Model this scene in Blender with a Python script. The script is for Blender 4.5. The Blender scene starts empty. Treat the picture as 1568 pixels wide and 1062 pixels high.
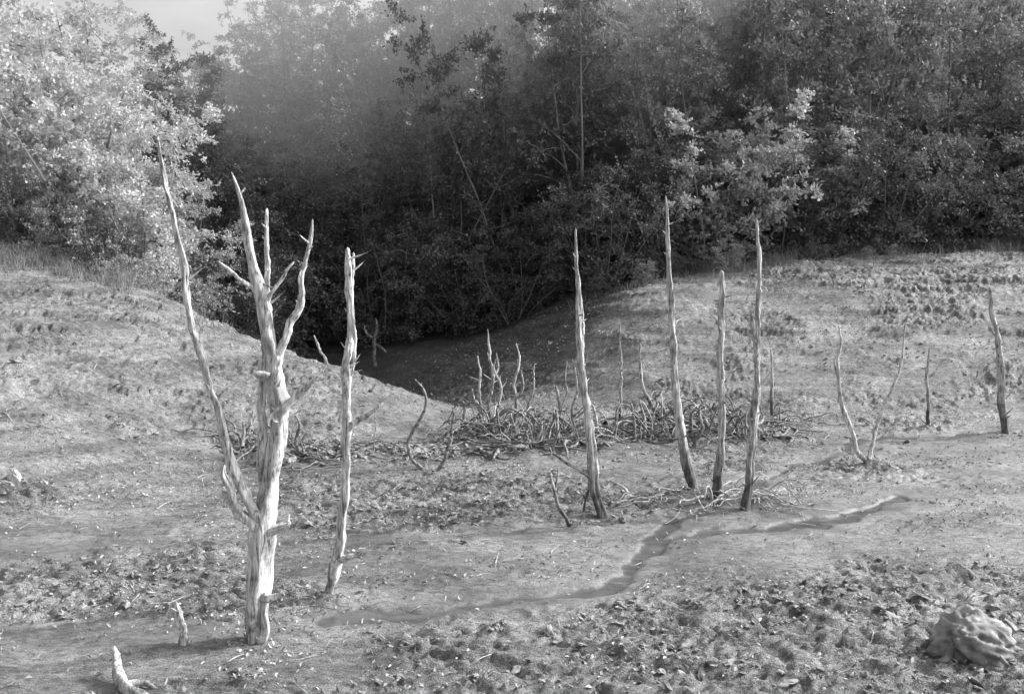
import bpy, math, bmesh
import numpy as np
from mathutils import Vector
R=np.random.default_rng(7)
scene=bpy.context.scene
# ---------------------------------------------------------------- noise
TAB=np.random.default_rng(3).random((256,256))
def vn(x,y,s=0):
    x=np.asarray(x,float)+s*17.31; y=np.asarray(y,float)+s*9.17
    xi=np.floor(x).astype(int); yi=np.floor(y).astype(int)
    fx=x-xi; fy=y-yi
    fx=fx*fx*(3-2*fx); fy=fy*fy*(3-2*fy)
    a=TAB[xi&255,yi&255]; b=TAB[(xi+1)&255,yi&255]; c=TAB[xi&255,(yi+1)&255]; d=TAB[(xi+1)&255,(yi+1)&255]
    return (a*(1-fx)+b*fx)*(1-fy)+(c*(1-fx)+d*fx)*fy
def fbm(x,y,o=4,s=0):
    t=0;a=.5;n=0
    for i in range(o):
        t=t+a*vn(x*2**i+y*.3,y*2**i-x*.3,s+i*3.7); n+=a; a*=.5
    return t/n
def ss(t):
    t=np.clip(t,0,1); return t*t*(3-2*t)
def catmull(P,step):
    P=np.asarray(P,float); out=[]
    Q=np.vstack([2*P[0]-P[1],P,2*P[-1]-P[-2]])
    for i in range(1,len(Q)-2):
        p0,p1,p2,p3=Q[i-1:i+3]
        n=max(1,int(np.linalg.norm((p2-p1)[:3])/step))
        for t in np.arange(n)/n:
            out.append(.5*((2*p1)+(-p0+p2)*t+(2*p0-5*p1+4*p2-p3)*t*t+(-p0+3*p1-3*p2+p3)*t**3))
    out.append(P[-1]); return np.array(out)
# ---------------------------------------------------------------- terrain
CH1=catmull([(4.7,10.95),(4.3,10.7),(3.7,10.15),(2.97,9.96),(2.2,9.75),(1.44,9.29),(1.2,8.8),(.99,8.28),(.37,7.86),(-.2,7.75),(-.75,7.55),(-1.5,7.5)],.3)
CH2=catmull([(14,15.6),(8.4,14.9),(5.9,14.5),(5.0,13.6),(4.37,13.0),(3.39,11.95),(2.6,10.9),(1.87,10.2),(1.44,9.4)],.4)
CH3=catmull([(1.0,10.2),(.2,9.75),(-1,9.35),(-2.1,9.3),(-3.2,9.5)],.5)
def pdist(x,y,P):
    d=np.full(x.shape,1e9)
    for (x0,y0),(x1,y1) in zip(P[:-1],P[1:]):
        dx,dy=x1-x0,y1-y0
        t=np.clip(((x-x0)*dx+(y-y0)*dy)/(dx*dx+dy*dy),0,1)
        d=np.minimum(d,np.hypot(x-x0-t*dx,y-y0-t*dy))
    return d
def chd(x,y):
    wx=x+.22*(fbm(x*3,y*3,2,8)-.5); wy=y+.22*(fbm(x*3,y*3,2,9)-.5)
    wid=.10*vn(x*1.1,y*1.1,44)-.045
    return np.minimum(pdist(wx,wy,CH1)-wid,np.minimum(pdist(wx,wy,CH2)+.03-wid,pdist(wx,wy,CH3)+.12))+.24*(fbm(x*3.1,y*3.1,4,41)-.5)
def ell(x,y,cx,cy,rx,ry):
    return 1-ss((np.sqrt(((x-cx)/rx)**2+((y-cy)/ry)**2)-.6)/.7)
PILES=[(.25,14.2,1.35,.9,.09),(2.95,14.9,1.5,.8,.09),(-2.9,13.0,1.1,.55,.05),(-1.3,13.3,1.,.4,.04),(4.0,15.3,1.0,.5,.05),(2.3,10.75,.8,.35,.03)]
def base_h(x,y):
    yc=np.interp(x,[-40,-16,-10.7,-7.2,-4.7,-2.6,-.4],[26,20.5,19,18,17,16.4,16])
    zc=np.interp(x,[-40,-16,-10.7,-7.2,-4.7,-3.0,-1.9,-.9,-.2],[6,3.6,2.75,2.2,1.2,.72,.42,.15,0])
    yf=np.interp(x,[-40,-12,-8,-5.7,-3.3,-1],[-4,3,6.5,9.6,12.6,14.6])
    ff=np.interp(x,[-11,-7.5],[0,1])
    left=zc*ss((y-yf)/(yc-yf))*(1-ss((y-yc)/3.0)*ff)+.08*np.minimum(40,np.maximum(0,y-yc))*(1-ff)
    yf=np.interp(x,[-4,-1,1.0,2.6,5.5,9,14,20,40],[21,19,17.4,16.4,16.2,16,14.5,12,6])
    yc=np.interp(x,[-4,-1.5,.1,1.8,3.4,6.7,13.5,20,40],[27,26,24.6,22.6,21.8,22.5,24,24,24])
    zc=np.interp(x,[-5,-3,-1.5,.1,1.5,2.7,3.8,6.7,13.5,20,40],[.2,.3,.5,1.0,1.5,1.95,2.15,2.45,2.9,3.6,6])
    right=zc*ss(np.clip((y-yf)/(yc-yf),0,1)**.85)+.05*np.minimum(30,np.maximum(0,y-yc))
    yh=np.interp(x,[-20,-8,-3,3,14,40],[42,34,28,25.5,26.5,30])
    lim=np.interp(x,[-16,-8,2],[7,9,17])
    hill=.6*np.minimum(np.maximum(0,y-yh),lim)*ss((x+.28*np.minimum(y,45)+4)/10)
    bank=1.3*ss((4.5-y)/4.5)
    gul=-.8*np.exp(-((x+2.9-(20.5-y)*.5)/1.8)**2-((y-22)/3.8)**2)
    return left+right+hill+bank+gul
def rough_mask(x,y):
    m=ss((fbm(x*.55,y*.8,3,5)-.47)/.16)
    m=np.maximum(m,ell(x,y,3.0,6.9,3.2,1.5)); m=np.maximum(m,ell(x,y,-3.9,8.0,2.0,.7)); m=np.maximum(m,ell(x,y,-.3,11.2,2.2,1.1)*.9); m=np.maximum(m,ell(x,y,-.6,7.1,.7,.5))
    m=m*(1-.93*ell(x,y,4.8,10.2,3.2,1.7))*(1-.9*ell(x,y,-.9,8.6,1.7,.5))*(1-.85*ell(x,y,8,13.5,4,1.0))*(1-.8*ell(x,y,-2.6,7.1,2.0,.35))*(1-.8*ell(x,y,-4.6,9.6,1.8,.6))
    return m
def height(x,y,full=True):
    x=np.asarray(x,float); y=np.asarray(y,float)
    z=base_h(x,y)
    fl=np.clip(z/.8,0,1)
    z=z+(fbm(x*.7,y*.7,3,1)-.5)*.10+(fbm(x*.35,y*.35,3,2)-.5)*.42*fl
    for p in PILES: z=z+p[4]*ell(x,y,*p[:4])
    if not full: return z
    m=rough_mask(x,y)
    wx=x+.22*(fbm(x*3,y*3,2,8)-.5); wy=y+.22*(fbm(x*3,y*3,2,9)-.5)
    a=fbm(wx*4,wy*8,3,11); b=fbm(wx*10,wy*17,2,12); c=vn(wx*27,wy*36,13)
    r=1-np.abs(2*fbm(wx*3.5,wy*6,3,14)-1)
    lum=ss((a-.5)/.05)*.028+ss((b-.52)/.06)*.026+ss((c-.5)/.3)*.012-ss((r-.86)/.1)*.03
    d=chd(x,y); ch=ss((d-.12)/.3)
    z=z+(lum*m+(fbm(x*9,y*13,3,21)-.5)*.022)*ch+(fbm(x*1.6,y*3.2,3,22)-.5)*.06
    q=fbm(wx*.6+3,z*5+wy*1.2,4,31); q2=fbm(wx*7,wy*11,3,33)
    z=z+fl*(ss((q-.52)/.06)*.05+ss((q2-.56)/.07)*.016*ss((q-.42)/.15))
    z=z-.018*(1-ss(d/.45))-.022*(1-ss((d-.085)/.03))
    return z
def wetness(x,y):
    d=chd(x,y)
    w=np.maximum(1-ss((d-.07)/.07),.5*(1-ss((d-.08)/.42)))
    nz=.5+fbm(x*1.5,y*2.5,3,91)
    for e in ((3.6,10.45,1.3,.4,.6),(-5.0,9.0,1.8,.35,.55),(-2.8,7.15,1.5,.22,.5),(-.9,8.7,1.4,.3,.35),(7,13.6,3,.6,.5),(5.6,12.0,1.8,.4,.45),(.6,6.2,.9,.25,.4)):
        w=np.maximum(w,e[4]*nz*ell(x,y,*e[:4]))
    return np.clip(w,0,1)
def hz(x,y,full=True): return float(height(np.array([x]),np.array([y]),full)[0])

# ---------------------------------------------------------------- mesh helpers
def np_mesh(name,V,F,smooth=True):
    V=np.asarray(V,np.float32); F=np.asarray(F,np.int32); k=F.shape[1]
    me=bpy.data.meshes.new(name)
    me.vertices.add(len(V)); me.vertices.foreach_set("co",V.ravel())
    me.loops.add(F.size); me.loops.foreach_set("vertex_index",F.ravel())
    me.polygons.add(len(F)); me.polygons.foreach_set("loop_start",np.arange(len(F),dtype=np.int32)*k)
    me.polygons.foreach_set("use_smooth",np.full(len(F),smooth))
    me.update(calc_edges=True)
    return me
def obj(name,me,mat=None,loc=(0,0,0),parent=None):
    o=bpy.data.objects.new(name,me); scene.collection.objects.link(o); o.location=loc
    if mat is not None and me is not None:
        for m in (mat if isinstance(mat,(list,tuple)) else [mat]): me.materials.append(m)
    if parent: o.parent=parent
    return o
class Buf:
    def __init__(s): s.V=[];s.F=[];s.n=0;s.M=[]
    def add(s,V,F,mi=0):
        s.V.append(V);s.F.append(np.asarray(F)+s.n);s.n+=len(V);s.M.append(np.full(len(F),mi,np.int32))
    def mesh(s,name,smooth=True):
        me=np_mesh(name,np.concatenate(s.V),np.concatenate(s.F),smooth)
        me.polygons.foreach_set("material_index",np.concatenate(s.M)); return me
def tube(buf,P,sides=8,gnarl=.12,seed=0,mi=0,twist=1.5):
    P=np.asarray(P,float); n=len(P)
    T=np.gradient(P[:,:3],axis=0); T/=np.linalg.norm(T,axis=1)[:,None]+1e-9
    up=np.array([0,1,0.]) if abs(T[0,1])<.9 else np.array([1,0,0.])
    rings=[]; L=0
    a=np.linspace(0,2*math.pi,sides,endpoint=False)
    u=np.cross(T[0],up); u/=np.linalg.norm(u)
    for i in range(n):
        if i: L+=np.linalg.norm(P[i,:3]-P[i-1,:3])
        u=u-T[i]*np.dot(u,T[i]); u/=np.linalg.norm(u)+1e-9
        w=np.cross(T[i],u)
        r=max(P[i,3],.0008)
        if i==n-1 : r*=.15
        tw=a+L*twist
        if gnarl>0:
            g=1+gnarl*2*(vn(np.cos(tw)*1.6+5,np.sin(tw)*1.6+L*2.5+seed,2)-.5)+gnarl*1.4*(vn(np.cos(tw)*3.5+15,np.sin(tw)*3.5+L*7+seed,4)-.5)-gnarl*1.2*np.maximum(0,vn(np.cos(tw)*4.5+25,np.sin(tw)*4.5+L*1.2+seed,6)-.62)/.38
        else: g=1
        rr=r*g*np.ones(sides)
        rings.append(P[i,:3]+rr[:,None]*(np.cos(a)[:,None]*u+np.sin(a)[:,None]*w))
    V=np.concatenate(rings)
    j=np.arange(sides); k=(j+1)%sides
    F=np.concatenate([np.stack([i*sides+j,i*sides+k,(i+1)*sides+k,(i+1)*sides+j],1) for i in range(n-1)])
    buf.add(V,F,mi)

# ---------------------------------------------------------------- materials
def newmat(name):
    m=bpy.data.materials.new(name); m.use_nodes=True
    nt=m.node_tree; nt.nodes.clear(); return m,nt,nt.nodes,nt.links
def N(nd,t,**k):
    n=nd.new(t)
    for a,b in k.items():
        if a=='inp':
            for q,v in b.items(): n.inputs[q].default_value=v
        else: setattr(n,a,b)
    return n
def ramp(nd,stops):
    r=nd.new('ShaderNodeValToRGB'); e=r.color_ramp.elements
    while len(e)<len(stops): e.new(.5)
    for i,(p,v) in enumerate(stops): e[i].position=p; e[i].color=(v,v,v,1)
    return r
def mat_mud():
    m,nt,nd,lk=newmat("mud")
    tc=N(nd,'ShaderNodeNewGeometry')
    mp=N(nd,'ShaderNodeMapping'); mp.inputs['Scale'].default_value=(1,1.9,2.2); lk.new(tc.outputs['Position'],mp.inputs[0])
    mz=N(nd,'ShaderNodeMapping'); mz.inputs['Scale'].default_value=(.35,.35,9); lk.new(tc.outputs['Position'],mz.inputs[0])
    n1=N(nd,'ShaderNodeTexNoise',inp={'Scale':.9,'Detail':7.,'Roughness':.7})
    n2=N(nd,'ShaderNodeTexNoise',inp={'Scale':11.,'Detail':5.,'Roughness':.78})
    n3=N(nd,'ShaderNodeTexNoise',inp={'Scale':95.,'Detail':2.,'Roughness':.75})
    n5=N(nd,'ShaderNodeTexNoise',inp={'Scale':1.,'Detail':3.,'Roughness':.6})
    lk.new(mp.outputs[0],n1.inputs['Vector']); lk.new(mp.outputs[0],n2.inputs['Vector']); lk.new(tc.outputs['Position'],n3.inputs['Vector']); lk.new(mz.outputs[0],n5.inputs['Vector'])
    r1=ramp(nd,[(.36,.12),(.5,.21),(.64,.30)]); lk.new(n1.outputs['Fac'],r1.inputs[0])
    r2=ramp(nd,[(.38,.5),(.5,1.),(.62,1.3)]); lk.new(n2.outputs['Fac'],r2.inputs[0])
    mx=N(nd,'ShaderNodeMix',data_type='RGBA',blend_type='MULTIPLY',inp={0:1.})
    lk.new(r1.outputs[0],mx.inputs[6]); lk.new(r2.outputs[0],mx.inputs[7])
    r3=ramp(nd,[(.36,.4),(.62,1.4)]); lk.new(n3.outputs['Fac'],r3.inputs[0])
    mx3=N(nd,'ShaderNodeMix',data_type='RGBA',blend_type='MULTIPLY',inp={0:.9})
    lk.new(mx.outputs[2],mx3.inputs[6]); lk.new(r3.outputs[0],mx3.inputs[7])
    r5=ramp(nd,[(.38,.68),(.5,1.05),(.58,1.14)]); lk.new(n5.outputs['Fac'],r5.inputs[0])
    mx5=N(nd,'ShaderNodeMix',data_type='RGBA',blend_type='MULTIPLY',inp={0:.9}); lk.new(mx3.outputs[2],mx5.inputs[6]); lk.new(r5.outputs[0],mx5.inputs[7])
    at=N(nd,'ShaderNodeAttribute',attribute_name='wet')
    mw=N(nd,'ShaderNodeMix',data_type='RGBA'); mw.inputs[7].default_value=(.075,.075,.075,1)
    ml=N(nd,'ShaderNodeMath',operation='MULTIPLY',inp={1:.85}); lk.new(at.outputs['Fac'],ml.inputs[0])
    lk.new(ml.outputs[0],mw.inputs[0]); lk.new(mx5.outputs[2],mw.inputs[6])
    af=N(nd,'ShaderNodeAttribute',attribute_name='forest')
    mf=N(nd,'ShaderNodeMix',data_type='RGBA',blend_type='MULTIPLY'); mf.inputs[7].default_value=(.28,.28,.28,1)  # darkens forest soil, and paints shade onto the valley flank
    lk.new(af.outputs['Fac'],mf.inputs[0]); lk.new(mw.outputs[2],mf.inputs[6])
    b=N(nd,'ShaderNodeBsdfPrincipled'); lk.new(mf.outputs[2],b.inputs['Base Color'])
    rr=N(nd,'ShaderNodeMapRange',inp={1:.3,2:1.,3:.62,4:.14}); lk.new(at.outputs['Fac'],rr.inputs[0]); lk.new(rr.outputs[0],b.inputs['Roughness'])
    b.inputs['Specular IOR Level'].default_value=.5
    b1=N(nd,'ShaderNodeBump',inp={'Strength':1.,'Distance':.035}); lk.new(n2.outputs['Fac'],b1.inputs['Height'])
    b2=N(nd,'ShaderNodeBump',inp={'Strength':1.,'Distance':.015}); lk.new(n3.outputs['Fac'],b2.inputs['Height']); lk.new(b1.outputs[0],b2.inputs['Normal'])
    st=N(nd,'ShaderNodeMapRange',inp={3:1.,4:.05}); lk.new(at.outputs['Fac'],st.inputs[0]); lk.new(st.outputs[0],b1.inputs['Strength']); lk.new(st.outputs[0],b2.inputs['Strength'])
    lk.new(b2.outputs[0],b.inputs['Normal'])
    o=N(nd,'ShaderNodeOutputMaterial'); lk.new(b.outputs[0],o.inputs[0]); return m
def mat_wood(name,lo,hi,stain,smin=.28):
    m,nt,nd,lk=newmat(name)
    tc=N(nd,'ShaderNodeTexCoord'); mp=N(nd,'ShaderNodeMapping'); mp.inputs['Scale'].default_value=(24,24,3.0)
    lk.new(tc.outputs['Object'],mp.inputs[0])
    n=N(nd,'ShaderNodeTexNoise',inp={'Scale':1.6,'Detail':6.,'Roughness':.68,'Distortion':.8}); lk.new(mp.outputs[0],n.inputs['Vector'])
    r=ramp(nd,[(.37,lo*.35),(.44,lo),(.62,hi)]); lk.new(n.outputs['Fac'],r.inputs[0])
    n2=N(nd,'ShaderNodeTexNoise',inp={'Scale':6.,'Detail':5.,'Roughness':.65}); lk.new(tc.outputs['Object'],n2.inputs['Vector'])
    r2=ramp(nd,[(.36,.4),(.52,1.)]); lk.new(n2.outputs['Fac'],r2.inputs[0])
    mx=N(nd,'ShaderNodeMix',data_type='RGBA',blend_type='MULTIPLY',inp={0:.8}); lk.new(r.outputs[0],mx.inputs[6]); lk.new(r2.outputs[0],mx.inputs[7])
    sp=N(nd,'ShaderNodeSeparateXYZ'); lk.new(tc.outputs['Object'],sp.inputs[0])
    ad=N(nd,'ShaderNodeMath',operation='MULTIPLY_ADD',inp={1:.8,2:-.4}); lk.new(n2.outputs['Fac'],ad.inputs[0])
    a2=N(nd,'ShaderNodeMath',operation='ADD'); lk.new(sp.outputs['Z'],a2.inputs[0]); lk.new(ad.outputs[0],a2.inputs[1])
    mr=N(nd,'ShaderNodeMapRange',inp={1:stain*.2,2:stain,3:smin,4:1.}); lk.new(a2.outputs[0],mr.inputs[0])
    mm=N(nd,'ShaderNodeMix',data_type='RGBA',blend_type='MULTIPLY',inp={0:1.}); lk.new(mx.outputs[2],mm.inputs[6]); lk.new(mr.outputs[0],mm.inputs[7])
    b=N(nd,'ShaderNodeBsdfPrincipled',inp={'Roughness':.75}); lk.new(mm.outputs[2],b.inputs['Base Color']); b.inputs['Specular IOR Level'].default_value=.3
    bp=N(nd,'ShaderNodeBump',inp={'Strength':.8,'Distance':.014}); lk.new(n.outputs['Fac'],bp.inputs['Height']); lk.new(bp.outputs[0],b.inputs['Normal'])
    o=N(nd,'ShaderNodeOutputMaterial'); lk.new(b.outputs[0],o.inputs[0]); return m
def mat_leaf(name,lo,hi,trans=.35,gloss=.06):
    m,nt,nd,lk=newmat(name)
    g=N(nd,'ShaderNodeNewGeometry'); oi=N(nd,'ShaderNodeObjectInfo')
    a=N(nd,'ShaderNodeMath',operation='MULTIPLY_ADD',inp={1:.35}); lk.new(oi.outputs['Random'],a.inputs[0])
    q=N(nd,'ShaderNodeMath',operation='MULTIPLY',inp={1:.65}); lk.new(g.outputs['Random Per Island'],q.inputs[0]); lk.new(q.outputs[0],a.inputs[2])
    r=ramp(nd,[(.0,lo),(1,hi)]); lk.new(a.outputs[0],r.inputs[0])
    p=N(nd,'ShaderNodeBsdfDiffuse'); lk.new(r.outputs[0],p.inputs[0])
    o=N(nd,'ShaderNodeOutputMaterial'); last=p
    if trans>0:
        t=N(nd,'ShaderNodeBsdfTranslucent'); lk.new(r.outputs[0],t.inputs[0])
        mx=N(nd,'ShaderNodeMixShader',inp={0:trans}); lk.new(p.outputs[0],mx.inputs[1]); lk.new(t.outputs[0],mx.inputs[2]); last=mx
    if gloss>0:
        gl=N(nd,'ShaderNodeBsdfGlossy',inp={'Roughness':.4}); gl.inputs[0].default_value=(.9,.9,.9,1)
        m2=N(nd,'ShaderNodeMixShader',inp={0:gloss}); lk.new(last.outputs[0],m2.inputs[1]); lk.new(gl.outputs[0],m2.inputs[2]); last=m2
    lk.new(last.outputs[0],o.inputs[0])
    return m
def mat_plain(name,lo,hi,scale=8,rough=.8):
    m,nt,nd,lk=newmat(name)
    g=N(nd,'ShaderNodeNewGeometry')
    n=N(nd,'ShaderNodeTexNoise',inp={'Scale':float(scale),'Detail':4.}); lk.new(g.outputs['Position'],n.inputs['Vector'])
    r=ramp(nd,[(.35,lo),(.65,hi)]); lk.new(n.outputs['Fac'],r.inputs[0])
    b=N(nd,'ShaderNodeBsdfPrincipled',inp={'Roughness':rough}); lk.new(r.outputs[0],b.inputs['Base Color'])
    bp=N(nd,'ShaderNodeBump',inp={'Strength':.7,'Distance':.02}); lk.new(n.outputs['Fac'],bp.inputs['Height']); lk.new(bp.outputs[0],b.inputs['Normal'])
    o=N(nd,'ShaderNodeOutputMaterial'); lk.new(b.outputs[0],o.inputs[0]); return m
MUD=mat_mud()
WOOD=mat_wood("bleached_wood",.38,.74,.12,.55)
WOODS=mat_wood("stained_wood",.3,.62,.8,.28)
TWIG=mat_plain("wet_twig",.05,.28,20)
def mat_flat(name,v):
    m,nt,nd,lk=newmat(name); p=N(nd,'ShaderNodeBsdfDiffuse'); p.inputs[0].default_value=(v,v,v,1)
    oi=N(nd,'ShaderNodeNewGeometry'); r=ramp(nd,[(0,v*.6),(1,v*1.3)]); lk.new(oi.outputs['Random Per Island'],r.inputs[0]); lk.new(r.outputs[0],p.inputs[0])
    o=N(nd,'ShaderNodeOutputMaterial'); lk.new(p.outputs[0],o.inputs[0]); return m
BARK=mat_flat("bark",.24)
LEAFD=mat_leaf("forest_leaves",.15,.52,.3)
LEAFS=mat_leaf("shade_toned_leaves",.05,.19,.25,.03)  # darker leaf copy: the gully's shade is put into the colour
LEAFL=mat_leaf("sunlit_leaves",.42,.84,.4)  # pale autumn leaves, with the sun's brightness also put into the colour
LEAFM=mat_leaf("hazel_leaves",.28,.66,.35)
LITTER=mat_leaf("leaf_litter",.08,.55,0,.05)
CLOD=mat_plain("clod_mud",.11,.31,18)
GRASS=mat_leaf("dry_grass_blades",.15,.38,.3,0)

# ---------------------------------------------------------------- ground
def stretch(a,b,d0,g,sign):
    out=[];p=a;d=d0
    while (p<b if sign>0 else p>b):
        d*=g; p+=sign*d; out.append(p)
    return out
xs=np.array(stretch(-11,-450,.04,1.07,-1)[::-1]+list(np.arange(-11,13,.03))+stretch(13,450,.04,1.07,1))
ys=np.array(stretch(5.2,-80,.03,1.12,-1)[::-1]+list(np.arange(5.2,12,.02))+list(np.arange(12,26,.045))+stretch(26,600,.06,1.05,1))
X,Y=np.meshgrid(xs,ys); Z=height(X.ravel(),Y.ravel()).reshape(X.shape)
nx,ny=len(xs),len(ys)
V=np.stack([X.ravel(),Y.ravel(),Z.ravel()],1)
i=(np.arange(ny-1)[:,None]*nx+np.arange(nx-1)[None]).ravel()
me=np_mesh("ground",V,np.stack([i,i+1,i+nx+1,i+nx],1))
at=me.attributes.new("wet",'FLOAT','POINT'); at.data.foreach_set("value",wetness(V[:,0],V[:,1]).astype(np.float32))
fy=np.interp(V[:,0],[-40,-11,-7,-4,-1,1.2,2.6,4,6.7,13.5,40],[21,20,18.5,17.0,16.4,18.0,20.5,22.6,23.2,24.8,25])  # forest soil edge, pulled forward mid-valley to paint the flank's shade
soil_shade=ss((V[:,1]-fy+2.4*(fbm(V[:,0]*1.5,V[:,1]*1.5,4,7)-.5))/2.5)
for p in PILES: soil_shade=np.maximum(soil_shade,.75*ell(V[:,0],V[:,1],p[0],p[1],p[2]*.9,p[3]*.9)*np.clip(2.2*fbm(V[:,0]*3,V[:,1]*4,3,17)-.3,0,1))
at=me.attributes.new("forest",'FLOAT','POINT'); at.data.foreach_set("value",soil_shade.astype(np.float32))
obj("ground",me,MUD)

# ---------------------------------------------------------------- mud clods & litter
bm=bmesh.new(); bmesh.ops.create_icosphere(bm,subdivisions=2,radius=1)
iv=np.array([v.co[:] for v in bm.verts]); itri=np.array([[v.index for v in f.verts] for f in bm.faces]); bm.free()
def scatter(n,x0,x1,y0,y1,dens):
    x=R.uniform(x0,x1,n); y=R.uniform(y0,y1,n); k=R.random(n)<dens(x,y); return x[k],y[k]
cx,cy=scatter(26000,-6.5,7.5,5.4,13,lambda x,y: rough_mask(x,y)**2*(1-wetness(x,y))*.8*ss((fbm(x*2.5,y*3.5,3,63)-.45)/.12)*np.clip(1.5-(y-5)/10,0,1))
c2,d2=scatter(8000,-10,13,12,23,lambda x,y: .5*ss((fbm(x*1.6,y*2.5,3,64)-.46)/.1))
cx=np.r_[cx,c2]; cy=np.r_[cy,d2]
for p in PILES[:4]:
    k=160; cx=np.r_[cx,p[0]+R.normal(size=k)*p[2]*.5]; cy=np.r_[cy,p[1]+R.normal(size=k)*p[3]*.5]
n=len(cx)
cz=height(cx,cy); s=R.uniform(.006,.02,n)*(1+.9*(R.random(n)<.08))*np.where(cy>12,1.2,1); s[-640:]*=2.0
sc=np.stack([s*R.uniform(.9,2.4,n),s*R.uniform(.8,1.4,n),s*R.uniform(.3,.8,n)],1)
th=R.uniform(0,6.28,n)
P=iv[None]*(1+.9*(R.random((n,len(iv),1))-.5))*sc[:,None]
P[...,2]+=P[...,0]*(R.normal(size=n)*.3)[:,None]
ca,sa=np.cos(th)[:,None],np.sin(th)[:,None]
P=np.stack([P[...,0]*ca-P[...,1]*sa,P[...,0]*sa+P[...,1]*ca,P[...,2]],2)+np.stack([cx,cy,cz+s*.1],1)[:,None]
F=(itri[None]+(np.arange(n)*len(iv))[:,None,None]).reshape(-1,3)
obj("mud_clods",np_mesh("mud_clods",P.reshape(-1,3),F,False),CLOD)

def leaves_geo(C,D,Nn,L,W,cup=.12):
    D=D/np.linalg.norm(D,axis=1)[:,None]; S=np.cross(D,Nn); S/=np.linalg.norm(S,axis=1)[:,None]+1e-9
    U=np.cross(S,D)
    L=L[:,None];W=W[:,None]
    V=np.stack([C,C+D*L*.45+S*W*.5+U*W*cup,C+D*L,C+D*L*.45-S*W*.5+U*W*cup],1)
    n=len(C); F=np.arange(n*4).reshape(n,4)
    return V.reshape(-1,3),F
def rand_dir(n):
    v=R.normal(size=(n,3)); return v/np.linalg.norm(v,axis=1)[:,None]
lx,ly=scatter(130000,-11,13,5.3,24,lambda x,y:(.10+.6*ss((fbm(x*.9,y*1.6,4,55)-.48)/.1)*np.where(y>13,.55,1)+.6*rough_mask(x,y)*ss((fbm(x*3,y*4,2,56)-.48)/.15)*np.where(y>13,.4,1))*(1-.9*wetness(x,y)))
n=len(lx); D=rand_dir(n); D[:,2]=np.abs(D[:,2])*.6; Nn=rand_dir(n)*.8+np.array([0,0,1])
V,F=leaves_geo(np.stack([lx,ly,height(lx,ly)+.004],1),D,Nn,R.uniform(.018,.062,n),R.uniform(.008,.032,n),.3)
obj("leaf_litter",np_mesh("leaf_litter",V,F,False),LITTER)

# ---------------------------------------------------------------- dead trees
def dead(name,X,Y,s,limbs,mat,seed=0,stubs=10,sides=12,gnarl=.16,z=None):
    """limbs: (dy0,dy1,[(u,v,r)...]) with u,v,r in image pixels (s metres per pixel), first point of first limb = root"""
    u0,v0=limbs[0][2][0][:2]; b=Buf(); rg=np.random.default_rng(seed+100)
    for li,(d0,d1,pts) in enumerate(limbs):
        n=len(pts); P=np.array([[(u-u0)*s,d0+(d1-d0)*i/(n-1)+(0 if i==0 else rg.normal()*.015),(v0-v)*s,r*(.62+.02*r)*s] for i,(u,v,r) in enumerate(pts)])
        if li==0: P=np.vstack([P[0]+np.array([0,0,-.18,P[0,3]*.35]),P])
        st=max(.014,P[:,3].max()*.4)
        Q=catmull(P,st); k=len(Q); w=np.arange(k); am=np.minimum(.03,Q[:,3]*1.3)
        for ax,o_ in ((0,1),(1,5)):
            Q[:,ax]+=((vn(w*.12,seed+li*3.3,o_)-.5)+.35*(vn(w*.45,seed+li*3.3,o_+1)-.5))*am
        Q[:,3]*=1+.3*(vn(w*.35,seed+li,6)-.5)+.9*np.maximum(0,vn(w*.4,seed+li,7)-.8)/.2*.35
        big=Q[:,3].max()>.03
        tube(b,Q,sides*2 if big else max(8,sides//2+3),gnarl*(1.8 if big else 1.3),seed+li*7)
        ns=int(stubs*k*st/3+.5)
        for _ in range(ns):
            j=rg.integers(int(k*.12),k-2); c=Q[j]; a=rg.uniform(0,6.28); L=rg.uniform(.02,.10) if rg.random()<.88 else rg.uniform(.1,.2)
            dr=np.array([math.cos(a),math.sin(a)*.7,rg.uniform(.1,1.0)]); r=min(c[3]*.5,.009)
            tube(b,np.array([[*(c[:3]),r*1.3],[*(c[:3]+dr*(c[3]+L*.4)),r],[*(c[:3]+dr*(c[3]+L)+[0,0,.01]),r*.5]]),5,.1,seed)
    zz=hz(X,Y) if z is None else z
    return obj(name,b.mesh(name),mat,(X,Y,zz))
f=1394.  # focal length in image pixels; limb points below are image coordinates
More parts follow.
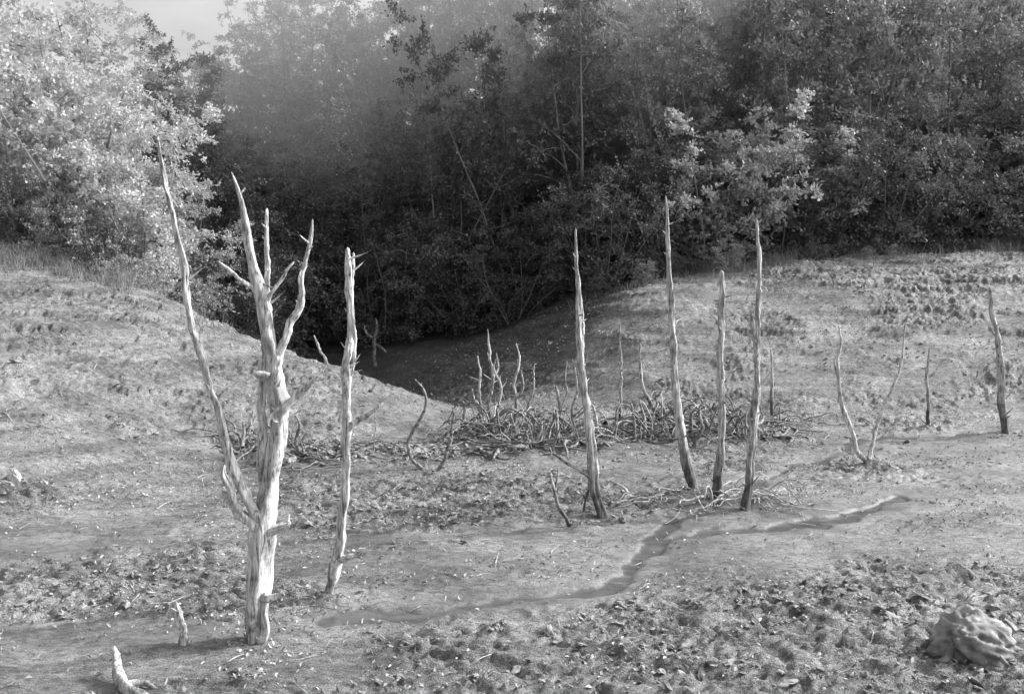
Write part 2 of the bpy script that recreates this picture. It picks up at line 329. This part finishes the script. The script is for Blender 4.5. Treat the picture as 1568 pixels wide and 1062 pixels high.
A=[(0,.02,[(392,982,20),(393,955,18),(396,925,17),(400,890,18),(402,850,18),(405,815,20),(409,790,19),(412,755,15),(418,710,14),(425,670,14.5),(425,630,13.5),(420,595,13),(416,555,12.5),(411,515,12),(405,480,12),(399,455,11),(391,425,8.5),(381,385,7.5),(373,345,6.5),(364,300,5),(354,266,2.5)]),
 (.0,-.28,[(402,812,13),(386,775,10),(372,745,9.5),(360,715,9),(352,680,8.5),(343,630,8),(327,580,7.5),(313,530,7),(303,470,6.5),(296,410,6),(285,350,5),(274,290,4.5),(267,225,2)]),
 (.03,.14,[(405,790,10),(400,735,8.5),(400,670,8),(400,610,8),(402,550,8),(403,500,7.5),(403,462,7),(402,415,6),(402,365,5),(401,320,3)]),
 (-.02,.12,[(420,580,8),(428,545,7.5),(438,510,7),(452,478,6.5),(459,445,6),(464,405,5),(470,370,4.2),(474,337,2.5)]),
 (0,-.12,[(400,460,5.5),(388,443,5),(372,430,4.4),(356,417,3.4),(341,402,2)]),
 (.02,.12,[(404,468,5),(416,448,4.4),(428,430,3.8),(437,416,3),(445,404,1.6)]),
 (-.02,-.04,[(420,642,10),(438,627,8.5),(455,609,7.5),(474,592,6),(490,578,3)]),
 (0,-.1,[(403,815,11),(388,800,10),(372,786,9.5),(362,766,8.5),(352,758,8),(342,750,4)]),
 (-.05,-.15,[(370,782,8),(362,768,7),(360,745,6.5),(352,722,5.5),(354,706,2.5)]),
 (-.04,-.1,[(412,814,9),(432,807,7.5),(442,804,6),(450,795,3)]),
 (-.03,-.1,[(395,912,9),(415,913,7),(430,909,5.4),(442,904,3)]),
 (-.05,-.08,[(415,577,7),(404,573,6),(392,573,3)]),
 (-.04,-.07,[(401,985,10),(407,960,9),(410,930,7),(408,905,4)]),
 (.05,.03,[(384,985,10),(380,950,8),(383,915,7),(388,885,4)])]
dead("dead_tree",-1.954,6.95,6.95/f,A,WOOD,1,9,13,.17)
B=[(0,.0,[(507,910,10),(513,880,10),(519,850,9),(523,810,9),(528,765,8.5),(531,715,8.5),(532,665,8),(530,625,7.5),(529,590,8),(532,555,7.5),(535,515,7.5),(536,470,7),(534,430,6.5),(532,384,4)]),
 (0,.08,[(533,600,5),(540,560,4.4),(542,520,4),(538,485,4.4),(539,430,4.4),(539,392,3)]),
 (0,-.1,[(531,662,7),(548,648,5.6),(565,638,4.5),(590,619,2.4)]),
 (0,-.08,[(517,866,6),(535,857,5),(548,850,4),(562,840,2)])]
dead("dead_tree",-1.568,7.89,7.89/f,B,WOOD,2,12)
C=[(0,0,[(922,788,10),(914,760,9),(909,730,8.5),(905,690,8),(901,650,7.5),(896,600,7),(891,550,6),(887,500,5.5),(885,450,4.6),(883,400,3.8),(881,348,2)]),
 (0,-.1,[(906,728,5.5),(890,717,5),(870,706,4),(846,690,2.4)]),
 (0,.1,[(889,545,4),(893,500,3.3),(892,456,2)]),
 (0,.06,[(906,742,4.4),(898,760,3.3),(893,785,3)])]
dead("dead_tree",1.015,10.25,10.25/f,C,WOODS,3,14)
D=[(0,0,[(1063,755,9.5),(1055,725,9),(1048,690,8.5),(1041,655,8),(1036,620,7),(1033,570,6.5),(1031,520,6),(1029,470,5.5),(1026,420,4.6),(1023,360,3.5),(1019,306,1.8)]),
 (0,.1,[(1031,508,3.5),(1038,500,3),(1046,496,1.5)])]
dead("dead_tree",2.23,11.15,11.15/f,D,WOODS,4,15)
E=[(0,0,[(1100,766,8.5),(1101,730,8),(1103,690,7.5),(1105,640,7),(1106,590,7),(1105,540,6.5),(1106,490,6),(1105,450,5.5),(1107,418,4)])]
dead("dead_tree",2.46,10.86,10.86/f,E,WOODS,5,18)
F_=[(0,0,[(1142,783,9.5),(1147,740,8.5),(1151,700,8),(1155,660,7.5),(1158,620,7),(1160,575,6),(1160,520,5.5),(1161,470,5),(1162,430,4.5),(1161,385,4),(1158,338,2.4)]),
 (0,-.1,[(1158,605,5),(1158,560,4.5),(1154,520,4),(1149,490,3.4),(1145,474,2)])]
dead("dead_tree",2.67,10.40,10.4/f,F_,WOODS,6,15)
G=[(0,-.1,[(1327,712,5.5),(1312,692,5),(1303,665,4.8),(1294,640,4.6),(1287,610,4.4),(1281,580,4),(1279,550,3.8),(1283,525,3),(1282,498,1.8)]),
 (0,.2,[(1328,710,4.6),(1336,685,3.8),(1345,655,3.6),(1358,625,3.3),(1370,598,3),(1384,570,2.8),(1391,540,2.3),(1397,500,1.4)]),
 (-.06,-.1,[(1281,575,3.4),(1276,560,3),(1274,548,1.7)])]
dead("dead_tree",4.91,12.6,12.6/f,G,WOOD,7,10)
H=[(0,0,[(1540,664,7.5),(1537,630,7),(1534,595,6.5),(1531,555,6),(1526,515,5),(1520,480,4.4),(1516,440,2.4)]),(0,-.1,[(1527,520,3),(1519,510,2.4),(1512,500,1.4)])]
dead("dead_tree",8.02,14.78,14.78/f,H,WOODS,8,16)
for k,(u,v,Yd,limbs) in enumerate([
 (1420,655,15.2,[(0,0,[(1420,655,4),(1421,620,3.4),(1419,580,3),(1423,535,1.6)])]),
 (949,662,14.8,[(0,0,[(949,662,3),(950,620,2.8),(951,560,2.4),(949,500,1.2)])]),
 (1012,655,15.2,[(0,0,[(1012,655,4.6),(998,630,4),(985,600,3.8),(980,565,3.4),(981,532,1.8)]),(0,.1,[(1000,632,2.4),(1010,628,2),(1024,618,1)])]),
 (645,722,12.2,[(0,0,[(645,722,4.6),(630,705,4.2),(626,680,4),(640,650,3.6),(652,620,3),(648,600,2.6),(635,583,1.4)])]),
 (673,725,12.1,[(0,0,[(673,725,4.4),(684,700,4),(690,670,3.4),(694,640,2.4),(692,628,1.4)])]),
 (872,802,9.9,[(0,0,[(872,802,4.6),(858,778,4),(849,750,3.6),(843,720,2.4)]),(0,.1,[(849,760,3),(853,735,2.5),(856,715,1.5)]),(0,-.1,[(868,798,3.4),(880,800,2.6),(892,797,1.7)])]),
 (1183,640,16.1,[(0,0,[(1183,640,3.8),(1181,600,3.4),(1182,565,3),(1182,535,2)])]),
 (735,668,14.3,[(0,0,[(735,668,4),(739,640,3.3),(734,600,2.8),(735,570,2.6),(731,548,1.4)]),(0,.1,[(737,640,2.5),(728,622,2),(722,600,1)])]),
 (752,664,14.7,[(0,0,[(752,664,4),(748,630,3.3),(755,590,3),(750,550,2.6),(746,510,1.3)]),(0,.1,[(755,585,2.2),(763,570,2),(760,548,1)])]),
 (784,668,14.4,[(0,0,[(784,668,4),(790,630,3.2),(788,590,3),(796,560,2.5),(790,533,1.2)]),(0,-.1,[(790,625,2.4),(801,600,2),(798,572,1)])]),
 (812,662,14.9,[(0,0,[(812,662,3.6),(808,630,3),(816,600,2.6),(818,560,1.2)])]),
 (856,656,15,[(0,0,[(856,656,4),(858,625,3.4),(851,588,2.6)]),(0,.1,[(857,630,2.4),(868,600,2),(866,580,1.5),(869,552,1)])]),
 (880,660,14.7,[(0,0,[(880,660,3.6),(876,630,3),(884,600,2.6),(880,560,1.2)])]),
 (770,672,14.1,[(0,0,[(770,672,3.6),(762,640,3),(768,600,2.6),(757,575,2.2),(759,556,1.2)])]),
 (500,556,21.2,[(0,0,[(500,595,4),(499,540,3.4),(490,520,3),(481,497,1.8)]),(0,.1,[(500,556,3),(512,552,2.4),(523,556,1.5)])]),
 (575,520,24.5,[(0,0,[(575,540,4),(572,505,3.4),(577,480,2.6),(575,466,1.4)]),(0,.3,[(592,520,3),(580,512,3),(566,505,2)]),(0,.2,[(574,500,3),(560,490,2.5),(556,478,1.5)])]),
 (460,700,12.9,[(0,0,[(460,700,4.5),(452,680,4),(458,655,3),(450,636,1.5)])]),
 (1062,690,13.6,[(0,0,[(1062,695,4),(1075,665,3.4),(1070,640,2.8),(1082,618,1.4)])]),
 ]):
    dead("dead_sapling",(u-784)*Yd/f,Yd,Yd/f,limbs,WOODS if k not in(3,4,15,16) else TWIG,20+k,10,8,.1)
dead("broken_stake",-2.48,6.86,6.86/f,[(0,.05,[(281,992,8),(276,970,7.5),(270,950,7),(265,932,3)]),(0,.05,[(272,945,3.5),(264,942,3),(257,940,1.7)])],WOOD,61,0)
b=Buf(); z0=hz(-2.62,6.2)
tube(b,catmull([(-2.80,6.45,z0+.13,.024),(-2.72,6.3,z0+.07,.034),(-2.6,6.15,z0+.04,.034),(-2.42,6.02,z0+.02,.03),(-2.3,5.9,z0-.02,.03)],.015),16,.4,3)
tube(b,catmull([(-2.62,6.18,z0+.05,.026),(-2.5,6.2,z0+.05,.02),(-2.36,6.12,z0+.02,.012)],.02),8,.2,5)
tube(b,catmull([(-2.80,6.45,z0+.12,.022),(-2.83,6.48,z0+.15,.016),(-2.84,6.5,z0+.17,.01)],.02),8,.3,5)
obj("fallen_log",b.mesh("fallen_log"),WOOD)

# ---------------------------------------------------------------- brush piles
def brush(name,cx,cy,rx,ry,n,hmax,seed,mat=TWIG,rmax=.018,upr=.0):
    rg=np.random.default_rng(seed); b=Buf()
    cl=[(cx+rx*rg.uniform(-.85,.85),cy+ry*rg.uniform(-.7,.7)) for _ in range(6)]
    for k in range(n):
        a=rg.uniform(0,6.28); q=rg.random()**.4*1.15; x=cx+rx*q*math.cos(a); y=cy+ry*q*math.sin(a)
        if rg.random()<.5: c_=cl[rg.integers(6)]; x=c_[0]+rg.normal()*.22; y=c_[1]+rg.normal()*.16; q=.2
        L=rg.uniform(.15,1.0)*(.6+.5*rx); th=rg.uniform(0,6.28); m=7
        hh=rg.random()**2.6*hmax*(1.25-min(q,1)); pts=[]; th2=th; up=rg.random()<upr; tz=0
        r=rg.uniform(.35,1)*rmax*(1.7 if rg.random()<.12 else 1)
        if up: L*=rg.uniform(.5,1.)
        pk=rg.uniform(.5,1.1); bend=rg.uniform(.2,.6)
        for i in range(m):
            t=i/(m-1); th2+=rg.normal()*bend
            if up:
                pts.append([x,y,tz-.03,r*.8*(1-.8*t)]); x+=math.cos(th2)*L*.05; y+=math.sin(th2)*L*.05; tz+=L/m
            else:
                pts.append([x,y,.015+hh*math.sin(math.pi*min(1,t*pk))+rg.uniform(0,.05),r*(1-.75*t)]); x+=math.cos(th2)*L/m; y+=math.sin(th2)*L/m
        pts=np.array(pts); pts[:,2]+=height(pts[:,0],pts[:,1],False)
        tube(b,catmull(pts,.05),6,.2,k)
    return obj(name,b.mesh(name),mat)
TW2=mat_plain("pale_twig",.2,.55,20)
brush("brushwood_pile",.25,14.1,1.3,.95,210,.45,1,TWIG,.03,.05)
brush("brushwood_pile",.35,14.3,1.2,.8,80,.5,11,TW2,.017,.25)
brush("brushwood_pile",2.95,14.8,1.5,.85,190,.5,2,TWIG,.027,.05)
brush("brushwood_pile",3.1,14.9,1.4,.7,70,.55,12,TW2,.016,.1)
brush("brushwood_pile",-2.9,13.0,1.1,.7,75,.22,3,TWIG,.022,.05)
brush("brushwood_pile",2.3,10.75,1.05,.45,85,.2,4,TW2,.012)
brush("brushwood_pile",-2.0,7.75,.3,.15,20,.06,5,TWIG,.008)
brush("brushwood_pile",4.0,15.3,1.1,.5,60,.4,6,TWIG,.016)
brush("brushwood_pile",-1.3,13.2,1.0,.6,45,.15,7,TWIG,.016)
b=Buf(); rg=np.random.default_rng(9)
for k in range(620):
    x=rg.uniform(-7,9); y=rg.uniform(5.8,20); th=rg.uniform(0,6.28); L=rg.uniform(.06,.3)+(.3 if rg.random()<.1 else 0)
    x2,y2=x+math.cos(th)*L,y+math.sin(th)*L; xm,ym=(x+x2)/2+rg.normal()*.03,(y+y2)/2+rg.normal()*.03
    r=rg.uniform(.0015,.005); q=height(np.array([x,xm,x2]),np.array([y,ym,y2]))
    tube(b,np.array([(x,y,q[0]+.01,r),(xm,ym,max(q[0],q[1])+.02,r),(x2,y2,q[2]+.015,r*.5)]),5,0)
obj("scattered_twigs",b.mesh("scattered_twigs"),TW2)

# ---------------------------------------------------------------- stump & rock
def lump(name,x,y,sx,sy,sz,seed,mat,roots=0,rz=0):
    bm=bmesh.new(); bmesh.ops.create_icosphere(bm,subdivisions=5,radius=1)
    v=np.array([q.co[:] for q in bm.verts]); F=np.array([[q.index for q in f_.verts] for f_ in bm.faces]); bm.free()
    n1=fbm(v[:,0]*1.6+v[:,2]*1.1+9,v[:,1]*1.6-v[:,2]*.7+9,4,seed); n2=fbm(v[:,0]*4+v[:,2]*3,v[:,1]*4+v[:,2]*2,3,seed+5)
    rd=np.abs(2*fbm(v[:,0]*2.3+v[:,2]*4,v[:,1]*2.3+3,3,seed+9)-1)
    v=v*(.45+.9*n1+.25*n2-.5*np.maximum(0,.18-rd)*2)[:,None]*np.array([sx,sy,sz])
    me=np_mesh(name,v,F)
    o=obj(name,me,mat,(x,y,hz(x,y)+sz*.25)); o.rotation_euler[2]=rz
    if roots:
        rg=np.random.default_rng(seed); b=Buf()
        for k in range(roots):
            a=6.28*k/roots+rg.uniform(-.3,.3); p=[]
            for i in range(5):
                t=i/4; rr=.3+t*1.1
                p.append((math.cos(a)*sx*rr,math.sin(a)*sy*rr,sz*(.35-.65*t)+rg.normal()*.015,.045*(1-.7*t))); a+=rg.normal()*.12
            tube(b,catmull(p,.02),10,.3,k)
        obj("roots",b.mesh("roots"),mat,parent=o)
    return o
STUMP=mat_plain("muddy_stump",.12,.32,9)
lump("tree_stump",3.42,6.75,.30,.2,.2,4,STUMP,4,.3)
lump("rock",-5.95,10.9,.08,.06,.09,8,mat_plain("pale_rock",.4,.55,10))

# ---------------------------------------------------------------- leafy trees
def make_tree(name,seed,hgt,spread,stems,nbr,ntw,nlf,leaf,lmat,droop=.25,tilt=.35,low=.12):
    rg=np.random.default_rng(seed); b=Buf(); C=[];DD=[]
    for s_ in range(stems):
        a=rg.uniform(0,6.28); tl=rg.uniform(.05,tilt); H=hgt*rg.uniform(.7,1.0)
        d=np.array([math.cos(a)*tl,math.sin(a)*tl,1.]); p=np.array([math.cos(a)*.15,math.sin(a)*.15,-.2]); P=[]
        m=9; r0=rg.uniform(.03,.05)*hgt/7
        for i in range(m):
            t=i/(m-1); P.append([*p,r0*(1-.8*t)]); d=d+rg.normal(size=3)*np.array([.1,.1,.03]); p=p+d/np.linalg.norm(d)*H/(m-1)
        P=np.array(P); Q=catmull(P,.4); tube(b,Q,6,.1,s_,0)
        for k in range(nbr):
            t=low+(1-low)*(k+rg.random())/nbr; j=min(len(Q)-1,int(t*len(Q))); c=Q[j,:3]
            az=rg.uniform(0,6.28); L=spread*(1-.6*t)*rg.uniform(.4,1.15); up=rg.uniform(.1,1.1)
            dr=np.array([math.cos(az),math.sin(az),up]); pts=[];pp=c.copy(); mm=6
            for i in range(mm):
                pts.append([*pp,.011*(1-.75*i/(mm-1))*hgt/7*1.2]); pp=pp+dr/np.linalg.norm(dr)*L/(mm-1); dr=dr+rg.normal(size=3)*.12+np.array([0,0,-droop])
            pts=np.array(pts); tube(b,pts,4,0,k,0)
            for w in range(ntw):
                tt=.15+.85*rg.random(); ii=tt*(mm-1); i0=min(mm-2,int(ii)); c2=pts[i0,:3]*(1-(ii-i0))+pts[i0+1,:3]*(ii-i0)
                td=rg.normal(size=3); td[2]=td[2]*.6+.25; td/=np.linalg.norm(td); TL=rg.uniform(.2,.6)*(.6+.1*spread)
                q=rg.random(nlf)**.8
                C.append(c2+td*(q*TL)[:,None]+rg.normal(size=(nlf,3))*.035-np.array([0,0,1])*(q**2*TL*.3)[:,None])
                DD.append(np.repeat(td[None],nlf,0)*.6+rg.normal(size=(nlf,3))*.7)
                if w%3==0: tube(b,np.array([[*c2,.004],[*(c2+td*TL*.6),.003],[*(c2+td*TL-[0,0,TL*.3]),.002]]),3,0,0,0)
    C=np.concatenate(C);DD=np.concatenate(DD);n=len(C)
    Nn=rg.normal(size=(n,3))*.7+np.array([0,0,.9])
    V,F=leaves_geo(C,DD,Nn,rg.uniform(.7,1.25,n)*leaf,rg.uniform(.7,1.2,n)*leaf*.62)
    b.add(V,F,1)
    me=b.mesh(name,False); me.materials.append(BARK); me.materials.append(lmat); return me
def inst(name,me,x,y,sc,parent=None,rot=None,dz=0,sz=None):
    o=bpy.data.objects.new(name,me); scene.collection.objects.link(o)
    o.location=(x,y,float(base_h(np.array([x]),np.array([y]))[0])+dz-.05); o.rotation_euler=(R.normal()*.05,R.normal()*.05,R.uniform(0,6.28) if rot is None else rot)
    o.scale=(sc,sc,sc if sz is None else sz); 
    if parent: o.parent=parent
    return o
big=[make_tree("forest_tree_%d"%i,40+i,7.5,1.9,4,17,12,12,.11,LEAFD,.10,.25,.08) for i in range(4)]
shr=[make_tree("forest_shrub_%d"%i,60+i,3.6,2.0,9,9,10,14,.085,LEAFD,.32,.75,.05) for i in range(3)]
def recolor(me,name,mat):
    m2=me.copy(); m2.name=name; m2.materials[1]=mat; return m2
shd=[recolor(m,"gully_shrub_%d"%i,LEAFS) for i,m in enumerate(shr)]  # same shrubs, gully shade put into the leaf colour
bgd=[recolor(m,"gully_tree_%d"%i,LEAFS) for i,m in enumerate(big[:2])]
forest=bpy.data.objects.new("forest",None); scene.collection.objects.link(forest)
def yh(x): return float(np.interp(x,[-20,-8,-3,3,14,40],[42,34,28,25.5,26.5,30]))
cnt=0
for x in np.arange(-9,20,1.3):
    for row in range(2):
        xx=x+R.uniform(-.5,.5); ye=float(np.interp(xx,[-9,-5,-2,0,2,4,8,14,26],[28,27.5,26.6,25,24.6,25,25.3,26,27]))+row*1.5+R.uniform(-.5,.5)
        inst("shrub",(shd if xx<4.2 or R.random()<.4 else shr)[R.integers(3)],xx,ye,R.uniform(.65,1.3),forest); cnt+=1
# low scrub creeping down over the crest of the right bank
for x in np.arange(1.5,16,.55):
    xx=x+R.uniform(-.3,.3); yb=float(np.interp(xx,[0,1.8,3.4,6.7,13.5,17],[24.2,23.6,23.2,23.6,25.0,25.3]))+R.uniform(-.6,.7)
    if R.random()<.75: inst("shrub",(shd if R.random()<.45 else shr)[R.integers(3)],xx,yb,R.uniform(.12,.32),forest)
yy=27.5
while yy<52:
    st=2.0+(yy-27)*.085
    for x in np.arange(-.31*yy,.57*yy+1.5,st):
        xx=x+R.uniform(-.8,.8); y2=yy+R.uniform(-.8,.8)
        if y2<yh(xx)-.8 and xx>-6: continue
        s_=xx+.28*y2
        sc=R.uniform(.75,1.15)
        if s_<1.2: sc*=.75
        zf=R.uniform(.95,1.3) if s_>2.5 else R.uniform(.9,1.1)
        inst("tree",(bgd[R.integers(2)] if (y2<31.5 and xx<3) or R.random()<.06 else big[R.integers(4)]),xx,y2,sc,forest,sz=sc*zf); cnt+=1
    yy+=st
for x,y,s_ in [(-7.8,27,.9),(-6.2,29,.9),(-9.5,28.5,.9),(-4.4,29.5,.95),(-11,31,1),(-8.5,32,1)]:
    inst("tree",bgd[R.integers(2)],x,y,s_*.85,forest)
for x,y,s_ in [(-13,33,1),(-17,46,1.2),(-20,49,1.3),(-14.5,44,1.1),(-9.2,36,1.2),(-8,34.5,1.25),(-10.3,39,1.15),(-7,37,1.4),(-11.5,42,1.2),(-9,42,1.5),(-12.5,47,1.35),(-6,40,1.5),(-4,38,1.4),(-3,42,1.4)]:
    inst("tree",big[R.integers(4)],x,y,s_*.85,forest)
for x,y in [(-6.8,24.0),(-7.6,25),(-6.4,26.6),(-8.8,26),(-7.4,22.8)]: inst("shrub",shd[R.integers(3)],x,y,1.0,forest)
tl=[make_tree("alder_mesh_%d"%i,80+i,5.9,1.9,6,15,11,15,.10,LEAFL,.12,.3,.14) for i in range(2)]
for x,y,s_ in [(-8.3,20.3,.9),(-10.2,20.8,1.05),(-12.2,20.8,1.1),(-9.4,22.4,1.05),(-11.6,23,1.15),(-14.4,21.8,1.1),(-7.9,22.2,.75),(-13.6,24.6,1.2),(-16.5,23,1.1)]:
    inst("alder_tree",tl[R.integers(2)],x,y,s_)
for k,(x,y,s_) in enumerate([(-12.6,19.6,.5),(-11.3,19.6,.55),(-9.9,19.4,.5),(-8.8,19.1,.45),(-7.8,19.0,.4),(-14,20,.6),(-7.2,19.6,.5),(-10.6,19.9,.7),(-9.2,20,.7)]):
    inst("bush",(shd if k%2 else shr)[R.integers(3)],x,y,s_)
tm=make_tree("hazel_mesh",91,5.0,2.5,5,11,12,12,.14,LEAFM,.2,.45,.25)
for x,y,s_ in [(5.3,24.4,.8),(7.4,25.0,.9),(9.9,25.6,.75)]: inst("hazel_tree",tm,x,y,s_)

# ---------------------------------------------------------------- grass
def grass(name,n,sampler,h0,h1):
    x,y=sampler(n); n=len(x); c=np.stack([x,y,height(x,y)-.02],1)
    h=R.uniform(h0,h1,n)*R.uniform(.4,1,n); lean=R.normal(size=(n,2))*.6
    w=R.uniform(.003,.007,n); a=R.uniform(0,6.28,n); s_=np.stack([np.cos(a),np.sin(a),0*a],1)*w[:,None]
    mid=c+np.stack([lean[:,0]*h*.3,lean[:,1]*h*.3,h*.6],1); tip=c+np.stack([lean[:,0]*h,lean[:,1]*h,h*.9],1)
    V=np.stack([c-s_,c+s_,mid+s_*.7,mid-s_*.7,mid-s_*.7,mid+s_*.7,tip+s_*.15,tip-s_*.15],1).reshape(-1,3)
    obj(name,np_mesh(name,V,np.arange(n*8).reshape(-1,4),False),GRASS)
def sl(n):
    x=R.uniform(-16,-5.2,n); y=np.interp(x,[-16,-10.7,-7.2,-4.7],[19.3,18,17.4,16.8])+R.normal(size=n)*.6+.5
    k=R.random(n)<ss((fbm(x*1.3,y*1.3,3,77)-.45)/.12)*np.interp(x,[-7.5,-5.5],[1,.2]); return x[k],y[k]
grass("dry_grass",16000,sl,.1,.65)
def sr(n):
    x=R.uniform(1.5,17,n); y=np.interp(x,[0,3.4,6.7,13.5,17],[24.0,23.2,23.6,25.0,25.3])+R.normal(size=n)*.8
    k=R.random(n)<ss((fbm(x*1.3,y*1.3,3,78)-.45)/.12); return x[k],y[k]
grass("dry_grass",16000,sr,.1,.6)
def sg(n):
    x=R.uniform(-10,14,n); y=R.uniform(15,24,n); z=base_h(x,y); k=(z>.9)&(R.random(n)<ss((fbm(x*1.6,y*2.6,3,79)-.53)/.08)*.9); return x[k],y[k]
grass("short_grass",12000,sg,.03,.10)

# ---------------------------------------------------------------- mist ellipsoid added to give the haze glow over the valley head
bm=bmesh.new(); bmesh.ops.create_uvsphere(bm,u_segments=48,v_segments=32,radius=1); me=bpy.data.meshes.new("mist"); bm.to_mesh(me); bm.free()
m,nt,nd,lk=newmat("mist"); vs=N(nd,'ShaderNodeVolumeScatter',inp={'Density':.034,'Anisotropy':.1}); vs.inputs['Color'].default_value=(1,1,1,1)
o=N(nd,'ShaderNodeOutputMaterial'); lk.new(vs.outputs[0],o.inputs['Volume'])
hzb=obj("mist",me,m,(-4,31,14.5)); hzb.scale=(15,9,10)

# ---------------------------------------------------------------- light, sky, camera
el=math.radians(34); az=math.radians(74)
w=bpy.data.worlds.new("World"); scene.world=w; w.use_nodes=True; nt=w.node_tree; nt.nodes.clear(); nd=nt.nodes; lk=nt.links
sk=N(nd,'ShaderNodeTexSky'); sk.sky_type='NISHITA'; sk.sun_disc=False; sk.sun_elevation=el; sk.sun_rotation=az; sk.dust_density=5
bw=N(nd,'ShaderNodeRGBToBW'); bg=N(nd,'ShaderNodeBackground'); bg.inputs[1].default_value=.12; ow=N(nd,'ShaderNodeOutputWorld')
tc=N(nd,'ShaderNodeTexCoord'); mp=N(nd,'ShaderNodeMapping'); mp.inputs['Scale'].default_value=(2,2,7); mp.inputs['Rotation'].default_value=(.3,.3,0)
cn=N(nd,'ShaderNodeTexNoise',inp={'Scale':1.6,'Detail':5.,'Distortion':.5}); lk.new(tc.outputs['Generated'],mp.inputs[0]); lk.new(mp.outputs[0],cn.inputs['Vector'])
mr=N(nd,'ShaderNodeMapRange',inp={1:.35,2:.68,3:2.4,4:4.0}); lk.new(cn.outputs['Fac'],mr.inputs[0])
mu=N(nd,'ShaderNodeMath',operation='MULTIPLY'); lk.new(sk.outputs[0],bw.inputs[0]); lk.new(bw.outputs[0],mu.inputs[0]); lk.new(mr.outputs[0],mu.inputs[1])
lk.new(mu.outputs[0],bg.inputs[0]); lk.new(bg.outputs[0],ow.inputs[0])
S=Vector((math.sin(az)*math.cos(el),math.cos(az)*math.cos(el),math.sin(el)))
L=bpy.data.lights.new("sun",'SUN'); L.energy=4.0; L.angle=math.radians(1.5); L.color=(1,1,1)
lo=bpy.data.objects.new("sun",L); scene.collection.objects.link(lo); lo.rotation_euler=S.to_track_quat('Z','Y').to_euler()
cam=bpy.data.cameras.new("camera"); cam.lens=32; cam.sensor_width=36; cam.shift_y=-.0963; cam.clip_end=2000
co=bpy.data.objects.new("camera",cam); scene.collection.objects.link(co); co.location=(0,0,3); co.rotation_euler=(math.pi/2,0,0); scene.camera=co
scene.view_settings.view_transform='Standard'; scene.view_settings.look='None'
print("instances",cnt)
